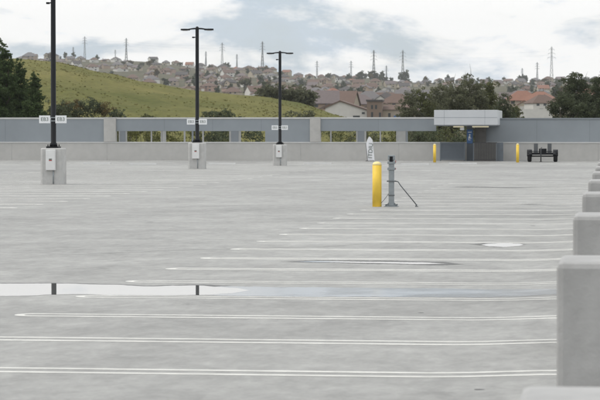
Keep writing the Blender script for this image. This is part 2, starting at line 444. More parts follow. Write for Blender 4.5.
sr = random.Random(21)
for px, row, w_ in ((533,226,.055),(421,313,.025),(480,392,.03),(262,340,.03),(150,222,.07)):
    x, y = deckpt(px, row); n = 12; mb = MB()
    mb.poly([(x+w_*math.cos(q)*(1+.3*math.sin(2*q+px)), y+w_*1.2*math.sin(q), zd(x,y)+.0016) for q in [2*math.pi*i/n for i in range(n)]])
    mb.build('oil_stain', M['oil'], deck)
for px, row, ln, an in ((60,255,9,.8),(250,222,12,.6)):
    x, y = deckpt(px, row); pts = [(x, y)]; a = an
    for k in range(int(ln*4)):
        a = an+sr.uniform(-.55,.55); x += .25*math.cos(a); y += .25*math.sin(a)
        if x > -.6: break
        pts.append((x, y))
    if len(pts) > 3:
        mb = MB(); ribbon(mb, pts, .012+.00012*y*2, .0012); mb.build('crack', M['crack'], deck)
# ------------------------------------------------------------------ far wall
def ux(px): return gx(px, WALL)
PZ = rz(142, WALL)-.0
x_l, x_r = -76, 8
th = thing('parapet_wall', 'long low pale concrete parapet along the far edge of the deck', 'wall', (0,WALL,0))
mb = MB(); mb.bb(x_l, x_r, 0, .3, -.6, PZ-.08); mb.build('wall', M['parapet'], th)
mb = MB(); mb.bb(x_l, x_r, -.035, .335, PZ-.08, PZ); mb.build('coping', M['coping'], th, .012)
# vertical joints every 6 m are proud strips of sealant
for k in range(14):
    mb = MB(); x = -73+6*k; mb.bb(x-.012, x+.012, -.003, .0, .0, PZ-.09); mb.build('seam', M['block'], th)

def pilaster(px0, px1, label):
    mb = MB(); mb.bb(ux(px0), ux(px1), WALL-.06, WALL+.36, PZ+.002, rz(117, WALL))
    o = mb.build('concrete_pilaster', M['pilaster'], None, .015); tag(o, label, 'pilaster', 'concrete pilasters on the parapet')
pilaster(104, 116, 'square pale concrete pilaster at the left, dividing the blue-grey wall panels')
pilaster(310, 320.5, 'square pale concrete pilaster right of the farthest lamp post')
P0, P1 = PZ+.002, rz(117.2, WALL)
ZB = rz(131, WALL)
def screen(name, px0, px1, z0, label, posts=(), solid=(), top=117.2):
    t = thing(name, label, 'wall panel', (ux(px0), WALL, 0), 0, 'blue-grey panels above the parapet')
    b0 = ux(px0)
    zt = rz(top, WALL)
    m = MB(); m.bb(0, ux(px1)-b0, .08, .22, z0, zt-.10); m.build('panel', M['panel'], t)
    m = MB(); m.bb(-.0, ux(px1)-b0, .04, .26, zt-.10, zt); m.build('coping', M['coping'], t, .01)
    for a, b in solid:
        m = MB(); m.bb(ux(a)-b0, ux(b)-b0, .081, .219, P0, z0-.001); m.build('infill_panel', M['panel'], t)
    for a, b, mm in posts:
        m = MB(); m.bb(ux(a)-b0, ux(b)-b0, .09, .21, P0, z0-.001); m.build('post', M[mm], t)
    # panel seams
    n = int((ux(px1)-b0)/3.0)
    for k in range(1, n):
        x = k*(ux(px1)-b0)/n
        m = MB(); m.bb(x-.012, x+.012, .076, .0799, z0+.02, zt-.12); m.build('seam', M['panel_dark'], t)
    return t
screen('wall_screen', -660, 104, P0, 'solid blue-grey wall panel left of the left pilaster, behind the nearest lamp post')
screen('wall_screen', 116, 310, ZB, 'blue-grey panel band with open gaps below, between the two pilasters',
       posts=[(118.5,119.6,'post_grey'),(119.7,125.3,'panel_dark'),(125.4,126.6,'post_grey'),(150.5,151.6,'post_grey'),(160.5,161.6,'post_grey'),(162,165.6,'post_grey'),(183.5,185,'post_grey'),(191.5,193,'panel_dark'),(202.0,203.4,'post_grey'),
              (229,230.8,'post_grey'),(230.9,238.4,'panel_dark'),(238.5,240.6,'post_grey')],
       solid=[(265,310)])
screen('wall_screen', 320.5, 436, ZB, 'blue-grey panel band with open gaps below, left of the canopy',
       posts=[(330,331.2,'post_grey'),(356,357.4,'post_grey'),(357.5,364,'panel_dark'),(364.1,366,'post_grey'),(379.5,380.8,'post_grey'),(396,397.4,'post_grey'),(397.5,405.5,'post_grey'),(405.6,407.6,'panel_dark')])
screen('wall_screen', 484, 750, P0, 'solid darker blue-grey wall panel right of the canopy', top=118)
bpy.data.objects['wall_screen.003'].children[0].data.materials[0] = M['panel_dark']

# ------------------------------------------------------------------ stair canopy
YC = 147.0
def cx(px): return gx(px, YC)
def cz(row): return rz(row, YC)
t = thing('stair_canopy', 'light grey metal stair canopy with boxy fascia above the far wall', 'canopy', (cx(434), YC, 0))
b0 = cx(434); W_ = cx(497.5)-b0
z0, z1 = cz(125), cz(110)
m = MB(); m.bb(0, W_, 0, 6.0, z0, z1); m.build('fascia', M['canopy'], t, .02)
m = MB(); m.bb(.02, W_-.02, -.004, -.0005, (z0+z1)/2-.012, (z0+z1)/2+.012); m.build('seam', M['canopy_under'], t)
for q in (.16, .80):
    m = MB(); m.bb(W_*q-.008, W_*q+.008, -.004, -.0005, z0+.01, z1-.02); m.build('seam', M['canopy_under'], t)
m = MB(); m.bb(.06, W_-.06, .08, 5.9, z0-.05, z0-.002); m.build('soffit', M['canopy_under'], t)
for a, b in ((453,463.5),(472,488.5)):
    m = MB(); m.bb(cx(a)-b0, cx(b)-b0, .10, .34, z0-.14, z0-.052); m.build('soffit_lamp', M['fixture'], t, .01)
m = MB(); m.box((cx(461.5)-b0, .5, z0-.19), (.24,.2,.22)); m.build('camera_housing', M['white'], t, .02)
# posts of the canopy
m = MB(); m.bb(cx(464.5)-b0, cx(471)-b0, 2.2, 2.5, 0, z0-.052); m.build('post', M['gate'], t, .01)
m = MB(); m.bb(cx(472)-b0, cx(483.5)-b0, 2.75, 3.0, PZ+.005, z0-.052); m.build('column', M['stairwall'], t)
# blue sign on the post
t = thing('blue_sign', 'narrow blue sign with white figure on the post under the canopy', 'sign', (cx(467.6), YC+2.12, rz(136.5,YC)))
m = MB(); m.bb(-.17,.17,0,.04,-.42,.42); m.build('panel', M['blue'], t, .008)
m = MB(); m.tube([(0,-.012,.10),(0,-.002,.10)], .045, 14)
m.bb(-.05,.03,-.008,-.001,-.08,.04); m.bb(-.05,.09,-.0085,-.0015,-.12,-.08); m.bb(-.08,-.05,-.008,-.001,-.20,-.02); m.bb(-.08,.05,-.0075,-.001,-.22,-.19)
m.build('white_figure', M['white'], t)
m = MB(); m.bb(-.11,.11,-.006,-.001,.24,.28); m.build('white_bar', M['white'], t)
# louvred gate and stair enclosure beneath
t = thing('louvred_gate', 'grey louvred metal gate under the left half of the canopy', 'gate', (cx(438), YC+1.6, 0))
b0 = cx(438); W_ = cx(463.5)-b0; H_ = PZ
m = MB(); m.bb(0,.07,0,.07,0,H_); m.bb(W_-.07,W_,0,.07,0,H_); m.bb(.071,W_-.071,.005,.065,H_-.07,H_-.002); m.bb(.071,W_-.071,.005,.065,.05,.12); m.build('gate_frame', M['gate'], t)
m = MB()
for k in range(11):
    zz = .13+k*(H_-.21)/11
    m.poly([(.072,.01,zz),(W_-.072,.01,zz),(W_-.072,.05,zz+.085),(.072,.05,zz+.085)])
    m.poly([(.072,.012,zz-.004),(W_-.072,.012,zz-.004),(W_-.072,.012,zz),(.072,.012,zz)])
m.build('louvres', M['gate'], t)
m = MB(); m.bb(.072, W_-.072, .056, .064, .121, H_-.071); m.build('backing_sheet', M['gate'], t)
t = thing('stair_enclosure', 'dull brownish low wall with metal door beneath the right half of the canopy', 'stair wall', (cx(472), YC+1.4, 0))
b0 = cx(472); W_ = cx(496)-b0
m = MB(); m.bb(0, W_, 0, .2, 0, PZ-.01); m.build('wall', M['stairwall'], t, .01)
m = MB(); m.bb(W_+.001, W_+.36, .02, .09, 0, PZ-.02); m.build('door', M['gate'], t, .008)
m = MB(); m.bb(W_+.27, W_+.33, -.03, .019, PZ*.55, PZ*.55+.05); m.build('handle', M['rod'], t)

t = thing('railing', 'thin dark vertical-bar railing before the brownish wall under the canopy', 'railing', (cx(472), YC+1.15, 0))
m = MB(); m.bb(0, W_, -.02, .02, PZ-.05, PZ-.01); m.bb(0, W_, -.015, .015, .08, .11); m.build('rail', M['darksteel'], t)
m = MB()
for k in range(15):
    x = .03+k*(W_-.06)/14; m.bb(x-.012, x+.012, -.012, .012, .111, PZ-.051)
m.build('bars', M['darksteel'], t)
for x in (.0, W_-.05):
    m = MB(); m.bb(x, x+.05, -.03, .03, 0, PZ-.051); m.build('post', M['gate'], t)

# ------------------------------------------------------------------ concrete blocks on the right
tops = [.755, .975, 1.055, 1.095, 1.12, 1.135, 1.14, 1.145, 1.15]
names = ['nearest blurred', 'second nearest', 'third nearest', 'fourth nearest', 'fifth nearest', 'sixth nearest', 'seventh nearest', 'eighth nearest', 'ninth nearest']
for i, tp in enumerate(tops):
    y = (1.58+i)*5.2
    x0 = -.31 if i else -.335
    mb = MB(); mb.bb(0, .82, 0, .8, -.1, tp-zd(0,y))
    o = mb.build('concrete_block', M['block'], None, .035, 2, (x0, y, zd(0,y)))
    tag(o, names[i]+' grey concrete block in the row along the right edge', 'concrete block', 'concrete blocks along the right edge')

# ------------------------------------------------------------------ lamp posts
def lamp_post(label, x, y):
    t = thing('lamp_post', label, 'lamp post', (x, y, zd(x,y)), 0, 'black double-headed lamp posts on concrete bases')
    m = MB(); c = .36; k = .07
    pr = [(-c+k,-c),(c-k,-c),(c,-c+k),(c,c-k),(c-k,c),(-c+k,c),(-c,c-k),(-c,-c+k)]
    z0, z1, z2 = -.1, 1.15, 1.18
    rings = [[(a, b, z0) for a, b in pr], [(a, b, z1) for a, b in pr], [(a*.93, b*.93, z2) for a, b in pr]]
    for r0, r1 in zip(rings, rings[1:]):
        for i in range(8): m.poly([r0[i], r0[(i+1)%8], r1[(i+1)%8], r1[i]])
    m.poly(rings[-1])
    base = m.build('concrete_base', M['pedestal'], t)
    m = MB(); m.bb(-.20,.20,-.20,.20,1.181,1.235); 
    for a in (-.15,.15):
        for b in (-.15,.15): m.tube([(a,b,1.236),(a,b,1.30)], .018, 8)
    m.build('base_plate', M['black'], t)
    m = MB(); m.lathe([(.115,1.236),(.115,1.33),(.088,1.36),(.078,6.30),(.06,6.37),(.02,6.39)], 18); m.build('pole', M['black'], t)
    m = MB(); m.tube([(-.40,0,6.26),(-.2,0,6.29),(0,0,6.30),(.2,0,6.29),(.40,0,6.26)], [.03,.035,.04,.035,.03], 10); m.build('arm', M['black'], t)
    for s in (-1, 1):
        m = MB(); pts = []
        prof = [(.33,.05),(.40,.11),(.55,.17),(.66,.155),(.74,.06)]
        for (a, wd), (a2, wd2) in zip(prof, prof[1:]):
            zt, zb = 6.285, 6.215
            q = lambda A, W2, Z: [(s*A,-W2,Z),(s*A,W2,Z)]
            p0, p1 = q(a,wd,zt), q(a2,wd2,zt); r0, r1 = q(a,wd,zb), q(a2,wd2,zb)
            m.poly([p0[0],p1[0],p1[1],p0[1]]); m.poly([r0[1],r1[1],r1[0],r0[0]])
            m.poly([p0[0],r0[0],r1[0],p1[0]]); m.poly([p0[1],p1[1],r1[1],r0[1]])
        a, wd = prof[0]; m.poly([(s*a,-wd,zt),(s*a,wd,zt),(s*a,wd,zb),(s*a,-wd,zb)])
        a, wd = prof[-1]; m.poly([(s*a,-wd,zt),(s*a,wd,zt),(s*a,wd,zb),(s*a,-wd,zb)])
        h = m.build('lamp_head', M['black'], t)
        m = MB(); m.bb(min(s*.45,s*.65), max(s*.45,s*.65), -.10, .10, 6.195, 6.214); m.build('lens', M['box'], h)
    m = MB(); m.tube([(-.05,0,5.91),(-.14,0,5.91)], .02, 8); m.box((-.17,-.02,5.90), (.09,.14,.06)); m.build('sensor', M['black'], t)
    # electrical box on the front of the base
    m = MB(); m.bb(-.16,.16,-.46,-.362,.46,1.13); b = m.build('electrical_box', M['box'], t, .012)
    m = MB(); m.bb(-.145,.145,-.4665,-.4605,.475,1.115); b2 = m.build('cover', M['box'], b, .004)
    m = MB(); m.bb(-.05,.05,-.4695,-.4675,.80,.84); m.build('mark', M['ink'], b)
    m = MB(); m.bb(-.05,.05,-.4695,-.4675,.765,.795); m.build('mark', M['red'], b)
    m = MB(); m.tube([(.08,-.40,.46),(.08,-.40,.02)], .02, 8); m.build('conduit', M['steel'], t)
    for s in (-1, 1):
        m = MB(); m.bb(s*.27-.185, s*.27+.185, -.10, -.088, 1.99, 2.24); p = m.build('plate', M['white'], t, .004)
        put_text('EB3', .17, M['ink'], p, (s*.27, -.103, 2.115))
    m = MB(); m.bb(-.10,.10,-.087,-.07,2.05,2.08); m.bb(-.10,.10,-.087,-.07,2.16,2.19); m.build('bracket', M['steel'], t)
    return t
lamp_post('tall black lamp post nearest the camera, its top cut off by the photo', gx(53.6,79.3), 79.3)
l2 = lamp_post('black double-headed lamp post in the middle of the three', gx(197.3,110), 110)
l3 = lamp_post('farthest and smallest black lamp post, close to the far wall', gx(280,137), 137)

# ------------------------------------------------------------------ bollards, post, banner, trailer
def bollard(label, x, y, h, r):
    t = thing('bollard', label, 'bollard', (x,y,zd(x,y)), 0, 'yellow bollards')
    m = MB(); m.lathe([(r,-.02),(r,h)], 24); m.build('sleeve', M['yellow'], t)
    m = MB(); m.lathe([(r*1.0,h+.001),(r*.97,h+.03),(r*.8,h+.06),(r*.4,h+.08),(.01,h+.085)], 24); m.build('cap', M['cap'], t)
    return t
YB = EYE*FPX/(207-HOR)
bollard('fat yellow bollard in front of the others, beside the grey steel post', gx(377,YB), YB, .94, .105)
bollard('thin far yellow bollard left of the louvred gate', gx(434.6,145), 145, 1.0, .085)
bollard('thin far yellow bollard right of the canopy by the black trailer', gx(517.6,145), 145, 1.02, .085)

xp = gx(391.5, YB)
t = thing('steel_post', 'grey galvanised steel post with a diagonal brace beside the yellow bollard', 'post', (xp,YB,zd(xp,YB)))
m = MB(); m.bb(-.15,.15,-.15,.15,0,.02); m.build('base_plate', M['steel'], t, .004)
m = MB()
for a in (-.115,.115):
    for b in (-.115,.115): m.tube([(a,b,.021),(a,b,.06)], .016, 8)
m.build('anchor_bolts', M['rod'], t)
m = MB(); 
for s in (-1,1):
    m.poly([(s*.062,-.004,.021),(s*.14,-.004,.021),(s*.062,-.004,.10)]); m.poly([(s*.062,.004,.10),(s*.14,.004,.021),(s*.062,.004,.021)])
m.build('gusset', M['steel'], t)
m = MB(); m.bb(-.06,.06,-.06,.06,.021,1.06); m.build('column', M['steel'], t, .01)
m = MB(); m.bb(-.08,.08,-.075,.075,1.061,1.17); h_ = m.build('head', M['steel'], t, .012)
m = MB(); m.bb(-.035,.035,-.083,-.0755,1.02,1.14); m.build('slot', M['black'], h_)
for z in (.86, 1.0):
    m = MB(); m.bb(-.088,.088,-.08,.08,z-.03,z+.03); m.build('clamp', M['steel'], t, .008)
m = MB(); m.bb(.089,.100,-.02,.02,1.0,1.05); m.build('reflector', M['red'], t, .005)
m = MB(); m.bb(.089,.098,-.02,.02,.845,.88); m.build('reflector', M['red'], t, .005)
m = MB(); m.bb(-.10,.09,-.085,.085,.565,.595); m.build('collar', M['rod'], t, .005)
m = MB(); m.bb(-.068,.068,-.068,.068,.245,.275); m.build('collar', M['rod'], t, .005)
m = MB(); m.tube([(.09,0,.58),(.15,-.02,.57),(.22,-.03,.47),(.57,-.06,.05)], .012, 10); m.build('brace', M['rod'], t)
m = MB(); m.bb(.54,.61,-.10,-.02,0,.015); m.tube([(.57,-.06,.02),(.57,-.06,.06)], .02, 10); m.build('foot', M['rod'], t)
m = MB(); pts = [(-.06,-.02,.30)]+[(-.06-.28*q, -.03, .30-.26*math.sin(q*math.pi/2)) for q in (.2,.4,.6,.8,1)]; m.tube(pts, .006, 6); m.build('cable', M['rod'], t)

# feather banner by the far wall
YF = 147.6
t = thing('feather_banner', 'white upright fabric banner with dark lettering leaning at the far parapet', 'banner', (gx(371,YF), YF, zd(gx(371,YF),YF)))
def bp(px, row): return (gx(px,YF)-gx(371,YF), rz(row,YF)-0)
Lp = [(368,161),(367.2,155),(366.6,149),(366.2,144),(367,140),(368.8,136.5)]
Rp = [(374.6,160.4),(374,155),(373.4,149),(372.9,144),(372.6,140),(370.6,137)]
m = MB()
for k in range(len(Lp)-1):
    a, b, c, d = bp(*Lp[k]), bp(*Rp[k]), bp(*Rp[k+1]), bp(*Lp[k+1])
    cols = 5
    for j in range(cols):
        u0, u1 = j/cols, (j+1)/cols
        f0 = lambda u, kk: .025*math.sin(u*5+kk*1.3)
        m.poly([(a[0]+(b[0]-a[0])*u0, f0(u0,k), a[1]+(b[1]-a[1])*u0), (a[0]+(b[0]-a[0])*u1, f0(u1,k), a[1]+(b[1]-a[1])*u1),
                (d[0]+(c[0]-d[0])*u1, f0(u1,k+1), d[1]+(c[1]-d[1])*u1), (d[0]+(c[0]-d[0])*u0, f0(u0,k+1), d[1]+(c[1]-d[1])*u0)], True)
fb = m.build('fabric', M['fabric'], t)
bm = bmesh.new(); bm.from_mesh(fb.data); bmesh.ops.remove_doubles(bm, verts=bm.verts, dist=.0005); bm.to_mesh(fb.data); bm.free()
m = MB(); a = bp(367.4,161.6); b = bp(366.2,144); c = bp(369.6,136); m.tube([(a[0],.04,0),(b[0]-.02,.04,b[1]),(c[0],.04,c[1])], .014, 8); m.build('pole', M['rod'], t)
m = MB(); m.box((a[0]+.15,.05,.015),(.5,.3,.03)); m.build('foot', M['darksteel'], t)
put_text('ITDIU', .36, M['ink'], t, (bp(370.7,151)[0], -.045, bp(370,150.5)[1]), (R(90),R(-86),0))

# small black utility trailer
YT = 146.5
t = thing('trailer', 'small black two-wheeled utility trailer with upright ramps, parked against the parapet', 'trailer', (gx(542.5,YT), YT, zd(gx(542.5,YT),YT)))
for s in (-1,1):
    w_ = MB(); pr = []
    x = s*.76
    prof = [(.14,-.10),(.28,-.12),(.325,-.09),(.335,0),(.325,.09),(.28,.12),(.14,.10)]
    n = 28; base = 0
    for r_, dx in prof:
        for j in range(n):
            q = 2*math.pi*j/n; w_.v.append((x+dx, r_*math.cos(q), .335+r_*math.sin(q)))
    for k in range(len(prof)-1):
        for j in range(n):
            w_.f.append([k*n+j, k*n+(j+1)%n, (k+1)*n+(j+1)%n, (k+1)*n+j]); w_.sm.append(True)
    wheel = w_.build('wheel', M['tyre'], t)
    m = MB(); m.tube([(x-.085,0,.335),(x+.085,0,.335)], .145, 20); m.build('rim', M['darksteel'], wheel)
    m = MB(); n = 8
    for j in range(n):
        q0, q1 = math.pi*(j/n), math.pi*((j+1)/n)
        A = [(x+d_, .39*math.cos(q), .335+.37*math.sin(q)) for q in (q0,q1) for d_ in (-.14,.14)]
        m.poly([A[0],A[1],A[3],A[2]], True)
    fo = m.build('mudguard', M['black'], t); md = fo.modifiers.new('thickness', 'SOLIDIFY'); md.thickness = .02
    m = MB(); m.bb(s*.40-.12, s*.40+.12, .30, .34, .50, 1.08); rp_ = m.build('ramp', M['ramp'], t, .005)
    m = MB(); m.box((s*.70,-.50,.50),(.14,.03,.09)); m.build('tail_lamp', M['darksteel'], t, .008)
m = MB(); m.tube([(-.64,0,.335),(.64,0,.335)], .04, 10); m.build('axle', M['darksteel'], t)
m = MB(); m.bb(-.70,.70,-.48,-.40,.42,.55); m.bb(-.66,.66,.9,.98,.42,.52); m.bb(-.70,-.62,-.399,.899,.43,.52); m.bb(.62,.70,-.399,.899,.43,.52); m.build('chassis', M['black'], t)
m = MB(); m.bb(-.61,.61,-.39,.29,.50,.53); m.build('bed', M['ramp'], t)
m = MB(); m.bb(-.60,.60,-.47,-.43,.60,.64); m.build('top_rail', M['black'], t)
m = MB(); m.bb(-.22,.22,.30,.70,.535,.78); m.build('tool_box', M['black'], t, .01)
m = MB(); m.tube([(-.08,-.55,.02),(-.08,-.55,.80)], .035, 10); m.tube([(-.08,-.55,.80),(-.02,-.55,.86)], .02, 8); m.tube([(-.08,-.55,.0),(-.08,-.55,.03)], .09, 12); m.build('jack', M['darksteel'], t)

# ------------------------------------------------------------------ land beyond the car park
mb = MB(); mb.poly([(-4200,-60,-6.3),(4200,-60,-6.3),(4200,7300,-6.3),(-4200,7300,-6.3)])
tag(mb.build('ground', M['lowland']), 'flat grassy ground round the car park', 'ground', kind='structure')
GT = [(-500,92),(-300,78),(-100,62),(0,58),(25,58.5),(60,61),(100,70.5),(150,81.5),(200,89.5),(262,97),(300,104),(345,117.5),(400,131),(470,141),(900,146)]
def zg(px, Y):
    zr = rz(lerp_tab(GT, px), 520)
    if Y <= 520: t_ = (Y-235)/(520-235); f = t_**.85 if t_ > 0 else 0; f = f*.65+.35*sstep(0,1,t_)
    else: f = 1-.55*sstep(520, 800, Y)
    x = gx(px, Y)
    bump = .35*math.sin(x*.09+Y*.05)+.25*math.sin(x*.23-Y*.11)+.15*math.sin(x*.61+Y*.37)
    return -6.4+(zr+6.4)*f+bump*min(1,max(0,f*3))*.6
g = MB(); cols = [-700+10*i for i in range(150)]; rows_ = [235+7*i for i in range(82)]
for Y in rows_:
    for c in cols: g.v.append((gx(c,Y), Y, zg(c,Y)))
nc = len(cols)
for j in range(len(rows_)-1):
    for i in range(nc-1):
        g.f.append([j*nc+i, j*nc+i+1, (j+1)*nc+i+1, (j+1)*nc+i]); g.sm.append(True)
tag(g.build('grassy_hill', M['grass']), 'smooth olive green grassy hill sloping down to the right behind the wall', 'hill', kind='structure')
tr_ = random.Random(77); mb = MB()
for k in range(9000):
    px = tr_.uniform(-60, 420); Y = tr_.uniform(262, 520)**1.0
    x = gx(px, Y); z = zg(px, Y)
    if math.sin(x*.13+Y*.02+1.3*math.sin(Y*.06))+tr_.uniform(-1.2,1.2) < .1: continue
    h = tr_.uniform(.06,.17); a = tr_.uniform(0, 3.14); wd = tr_.uniform(.15,.40)
    dx, dy = math.cos(a)*wd, math.sin(a)*wd
    mb.poly([(x-dx,Y-dy,z-.12),(x+dx,Y+dy,z-.12),(x+dx*.7+tr_.uniform(-.1,.1),Y+dy*.7,z+h*.8),(x+tr_.uniform(-.1,.1),Y,z+h)])
M['tuft'] = mat('grass_tuft', (.130,.124,.040), .9, .2, .06, island=.25, spec=.1, col2=(.165,.145,.055))
tag(mb.build('grass_tufts', M['tuft']), 'rough tufts of grass all over the grassy hill', 'grass', kind='stuff')
# residential slope
HT = [(-600,66),(-300,62),(0,57.5),(60,57.5),(100,59.5),(150,60),(175,64),(200,66),(260,68),(300,77),(350,80),(372,77),(400,82),(430,83.5),(500,84),(540,82),(600,83),(900,88),(1300,92)]
Y0R, Y1R = 900.0, 3900.0
def zr_(px, Y):
    rr = lerp_tab(HT, px)
    t_ = (Y-Y0R)/(Y1R-Y0R)
    if t_ <= 1: row = 121+(rr-121)*max(0,t_)**.68
    else: row = rr+min(5, (t_-1)*8)
    x = gx(px, Y)
    return rz(row, Y)+.8*math.sin(x*.021+Y*.013)+.5*math.sin(x*.05-Y*.031)
g = MB(); cols = [-600+14*i for i in range(137)]; rows_ = [820]+[850+50*i for i in range(124)]
for Y in rows_:
    for c in cols: g.v.append((gx(c,Y), Y, zr_(c,Y) if Y > 830 else -7))
nc = len(cols)
for j in range(len(rows_)-1):
    for i in range(nc-1):
        g.f.append([j*nc+i, j*nc+i+1, (j+1)*nc+i+1, (j+1)*nc+i]); g.sm.append(True)
tag(g.build('suburban_hillside', M['slope']), 'long far hillside covered with houses', 'hillside', kind='structure')

# ------------------------------------------------------------------ where-words for labels
def where(px):
    if px < 48: return 'left of the nearest lamp post'
    if px < 120: return 'right of the nearest lamp post'
    if px < 192: return 'left of the middle lamp post'
    if px < 240: return 'right of the middle lamp post'
    if px < 281: return 'left of the farthest lamp post'
    if px < 325: return 'right of the farthest lamp post'
    if px < 368: return 'above the white banner'
    if px < 400: return 'above the grey steel post'
    if px < 434: return 'left of the canopy'
    if px < 500: return 'above the canopy'
    if px < 552: return 'left of the big right-hand tree'
    return 'behind the big right-hand tree'
def tier(Y):
    return 'at the foot' if Y < 1400 else 'on the lower slope' if Y < 2000 else 'on the middle slope' if Y < 2650 else 'on the upper slope' if Y < 3450 else 'on the ridge'
ORD = ['', 'second', 'third', 'fourth', 'fifth', 'sixth', 'seventh', 'eighth', 'ninth', 'tenth', 'eleventh', 'twelfth']
pending = {}
def later(o, px, key): pending.setdefault(key, []).append((px, o))

# ------------------------------------------------------------------ houses
WALLS = {'cream': (.40,.345,.26), 'tan': (.33,.245,.175), 'white': (.58,.56,.52), 'pink': (.35,.24,.19), 'beige': (.36,.30,.23), 'brown': (.20,.145,.11)}
ROOFS = {'brown': (.125,.080,.062), 'grey': (.135,.125,.125), 'red': (.22,.105,.07), 'mauve': (.135,.108,.105), 'dark': (.07,.062,.06)}
for k, c in WALLS.items(): M['wall_'+k] = mat('stucco_'+k, c, .9, .06, .6)
for k, c in ROOFS.items(): M['roof_'+k] = mat('rooftile_'+k, c, .85, .14, 1.2, stretch=(1,1,3))
M['pane'] = mat('window_glass', (.035,.04,.045), .15, .1, 1)
M['garage'] = mat('garage_door', (.50,.48,.44), .7, .05, 1)
_hm = {}
def house_meshes(style, seed):
    if (style, seed) in _hm: return _hm[style, seed]
    r = random.Random(seed*31+len(style))
    W, D = r.uniform(12.5,16.5), r.uniform(9.5,12); H = 5.0 if style != 'bungalow' else 3.1
    ov = .5; rise = r.uniform(3.2,4.2)
    wall, roof = MB(), MB()
    wall.bb(-W/2,W/2,-D/2,D/2,-3,H)
    def hip(x0,x1,y0,y1,z,h):
        x0-=ov; x1+=ov; y0-=ov; y1+=ov
        a=[(x0,y0,z),(x1,y0,z),(x1,y1,z),(x0,y1,z)]
        if x1-x0 >= y1-y0:
            q=(y1-y0)/2; p,s=(x0+q,(y0+y1)/2,z+h),(x1-q,(y0+y1)/2,z+h)
            roof.poly([a[0],a[1],s,p]); roof.poly([a[1],a[2],s]); roof.poly([a[2],a[3],p,s]); roof.poly([a[3],a[0],p])
        else:
            q=(x1-x0)/2; p,s=((x0+x1)/2,y0+q,z+h),((x0+x1)/2,y1-q,z+h)
            roof.poly([a[0],a[1],p]); roof.poly([a[1],a[2],s,p]); roof.poly([a[2],a[3],s]); roof.poly([a[3],a[0],p,s])
        roof.poly([(x,y,zz-.25) for x,y,zz in a][::-1])
        for i in range(4):
            b,c=a[i],a[(i+1)%4]; roof.poly([(b[0],b[1],b[2]-.25),(c[0],c[1],c[2]-.25),c,b])
    def gable(x0,x1,y0,y1,z,h,axis='y'):
        if axis=='y':
            xm=(x0+x1)/2
            wall.poly([(x0,y0,z),(x1,y0,z),(xm,y0,z+h)]); wall.poly([(x1,y1,z),(x0,y1,z),(xm,y1,z+h)])
            e=h*ov/((x1-x0)/2)
            for s_,xe in ((-1,x0-ov),(1,x1+ov)):
                P=[(xe,y0-ov,z-e),(xm,y0-ov,z+h),(xm,y1+ov,z+h),(xe,y1+ov,z-e)]
                roof.poly(P); roof.poly([(p[0],p[1],p[2]+.28) for p in P][::-1])
                for i in range(4):
                    b,c=P[i],P[(i+1)%4]; roof.poly([b,c,(c[0],c[1],c[2]+.28),(b[0],b[1],b[2]+.28)])
        else:
            ym=(y0+y1)/2
            wall.poly([(x0,y0,z),(x0,ym,z+h),(x0,y1,z)]); wall.poly([(x1,y0,z),(x1,y1,z),(x1,ym,z+h)])
            e=h*ov/((y1-y0)/2)
            for ye in (y0-ov,y1+ov):
                P=[(x0-ov,ye,z-e),(x1+ov,ye,z-e),(x1+ov,ym,z+h),(x0-ov,ym,z+h)]
                roof.poly(P); roof.poly([(p[0],p[1],p[2]+.28) for p in P][::-1])
                for i in range(4):
                    b,c=P[i],P[(i+1)%4]; roof.poly([b,c,(c[0],c[1],c[2]+.28),(b[0],b[1],b[2]+.28)])
    s_ = r.choice((-1,1))
    # front wing with the garage, one storey, gable to the street
    gw = 6.4; gx0 = s_*(W/2-gw/2)-gw/2
    wall.bb(gx0,gx0+gw,-D/2-3.4,-D/2-.01,-3,3.0)
    gable(gx0,gx0+gw,-D/2-3.4,-D/2-.02,3.0,1.7,'y')
    if style == 'hip': hip(-W/2,W/2,-D/2,D/2,H,rise)
    elif style == 'gable': gable(-W/2,W/2,-D/2,D/2,H,rise,'x')
    elif style == 'cross':
        hip(-W/2,W/2,-D/2,D/2,H,rise)
        w2=W*.42; xa=-s_*(W/2-w2/2)-w2/2
        wall.bb(xa,xa+w2,-D/2-1.4,-D/2-.01,-3,H+.4); gable(xa,xa+w2,-D/2-1.4,0,H+.4,2.0,'y')
    else: hip(-W/2,W/2,-D/2,D/2,H,1.9)
    wins = []
    yf = -D/2-.03
    zz = 3.6 if H > 4 else 1.0
    for k, xw in enumerate((-W*.32, -W*.06, W*.22)):
        if style == 'cross' and (xw*s_ < 0): yw = yf-1.4
        else: yw = yf
        q = MB(); q.bb(xw-.75,xw+.75,yw,yw+.05,zz,zz+1.3); wins.append(q.mesh('window', M['pane']))
    q = MB(); xw = -s_*W*.2; q.bb(xw-1.1,xw+1.1,yf-(1.4 if style=='cross' else 0),yf+.05-(1.4 if style=='cross' else 0),.5,2.2); wins.append(q.mesh('window', M['pane']))
    gd = MB(); gd.bb(gx0+.8,gx0+gw-.8,-D/2-3.45,-D/2-3.401,0,2.3)
    ch = MB(); ch.box((-s_*W*.28, D*.15, H+1.6), (.9,.9,3.2))
    _hm[style,seed] = dict(wall=wall.mesh('wall', M['wall_cream']), roof=roof.mesh('roof', M['roof_brown']), windows=wins, garage=gd.mesh('garage_door', M['garage']), chimney=ch.mesh('chimney', M['wall_beige']), W=W)
    return _hm[style,seed]
def link_part(name, me, parent, m=None):
    o = bpy.data.objects.new(name, me); COL.objects.link(o); o.parent = parent
    if m: o.material_slots[0].link = 'OBJECT'; o.material_slots[0].material = m
    return o
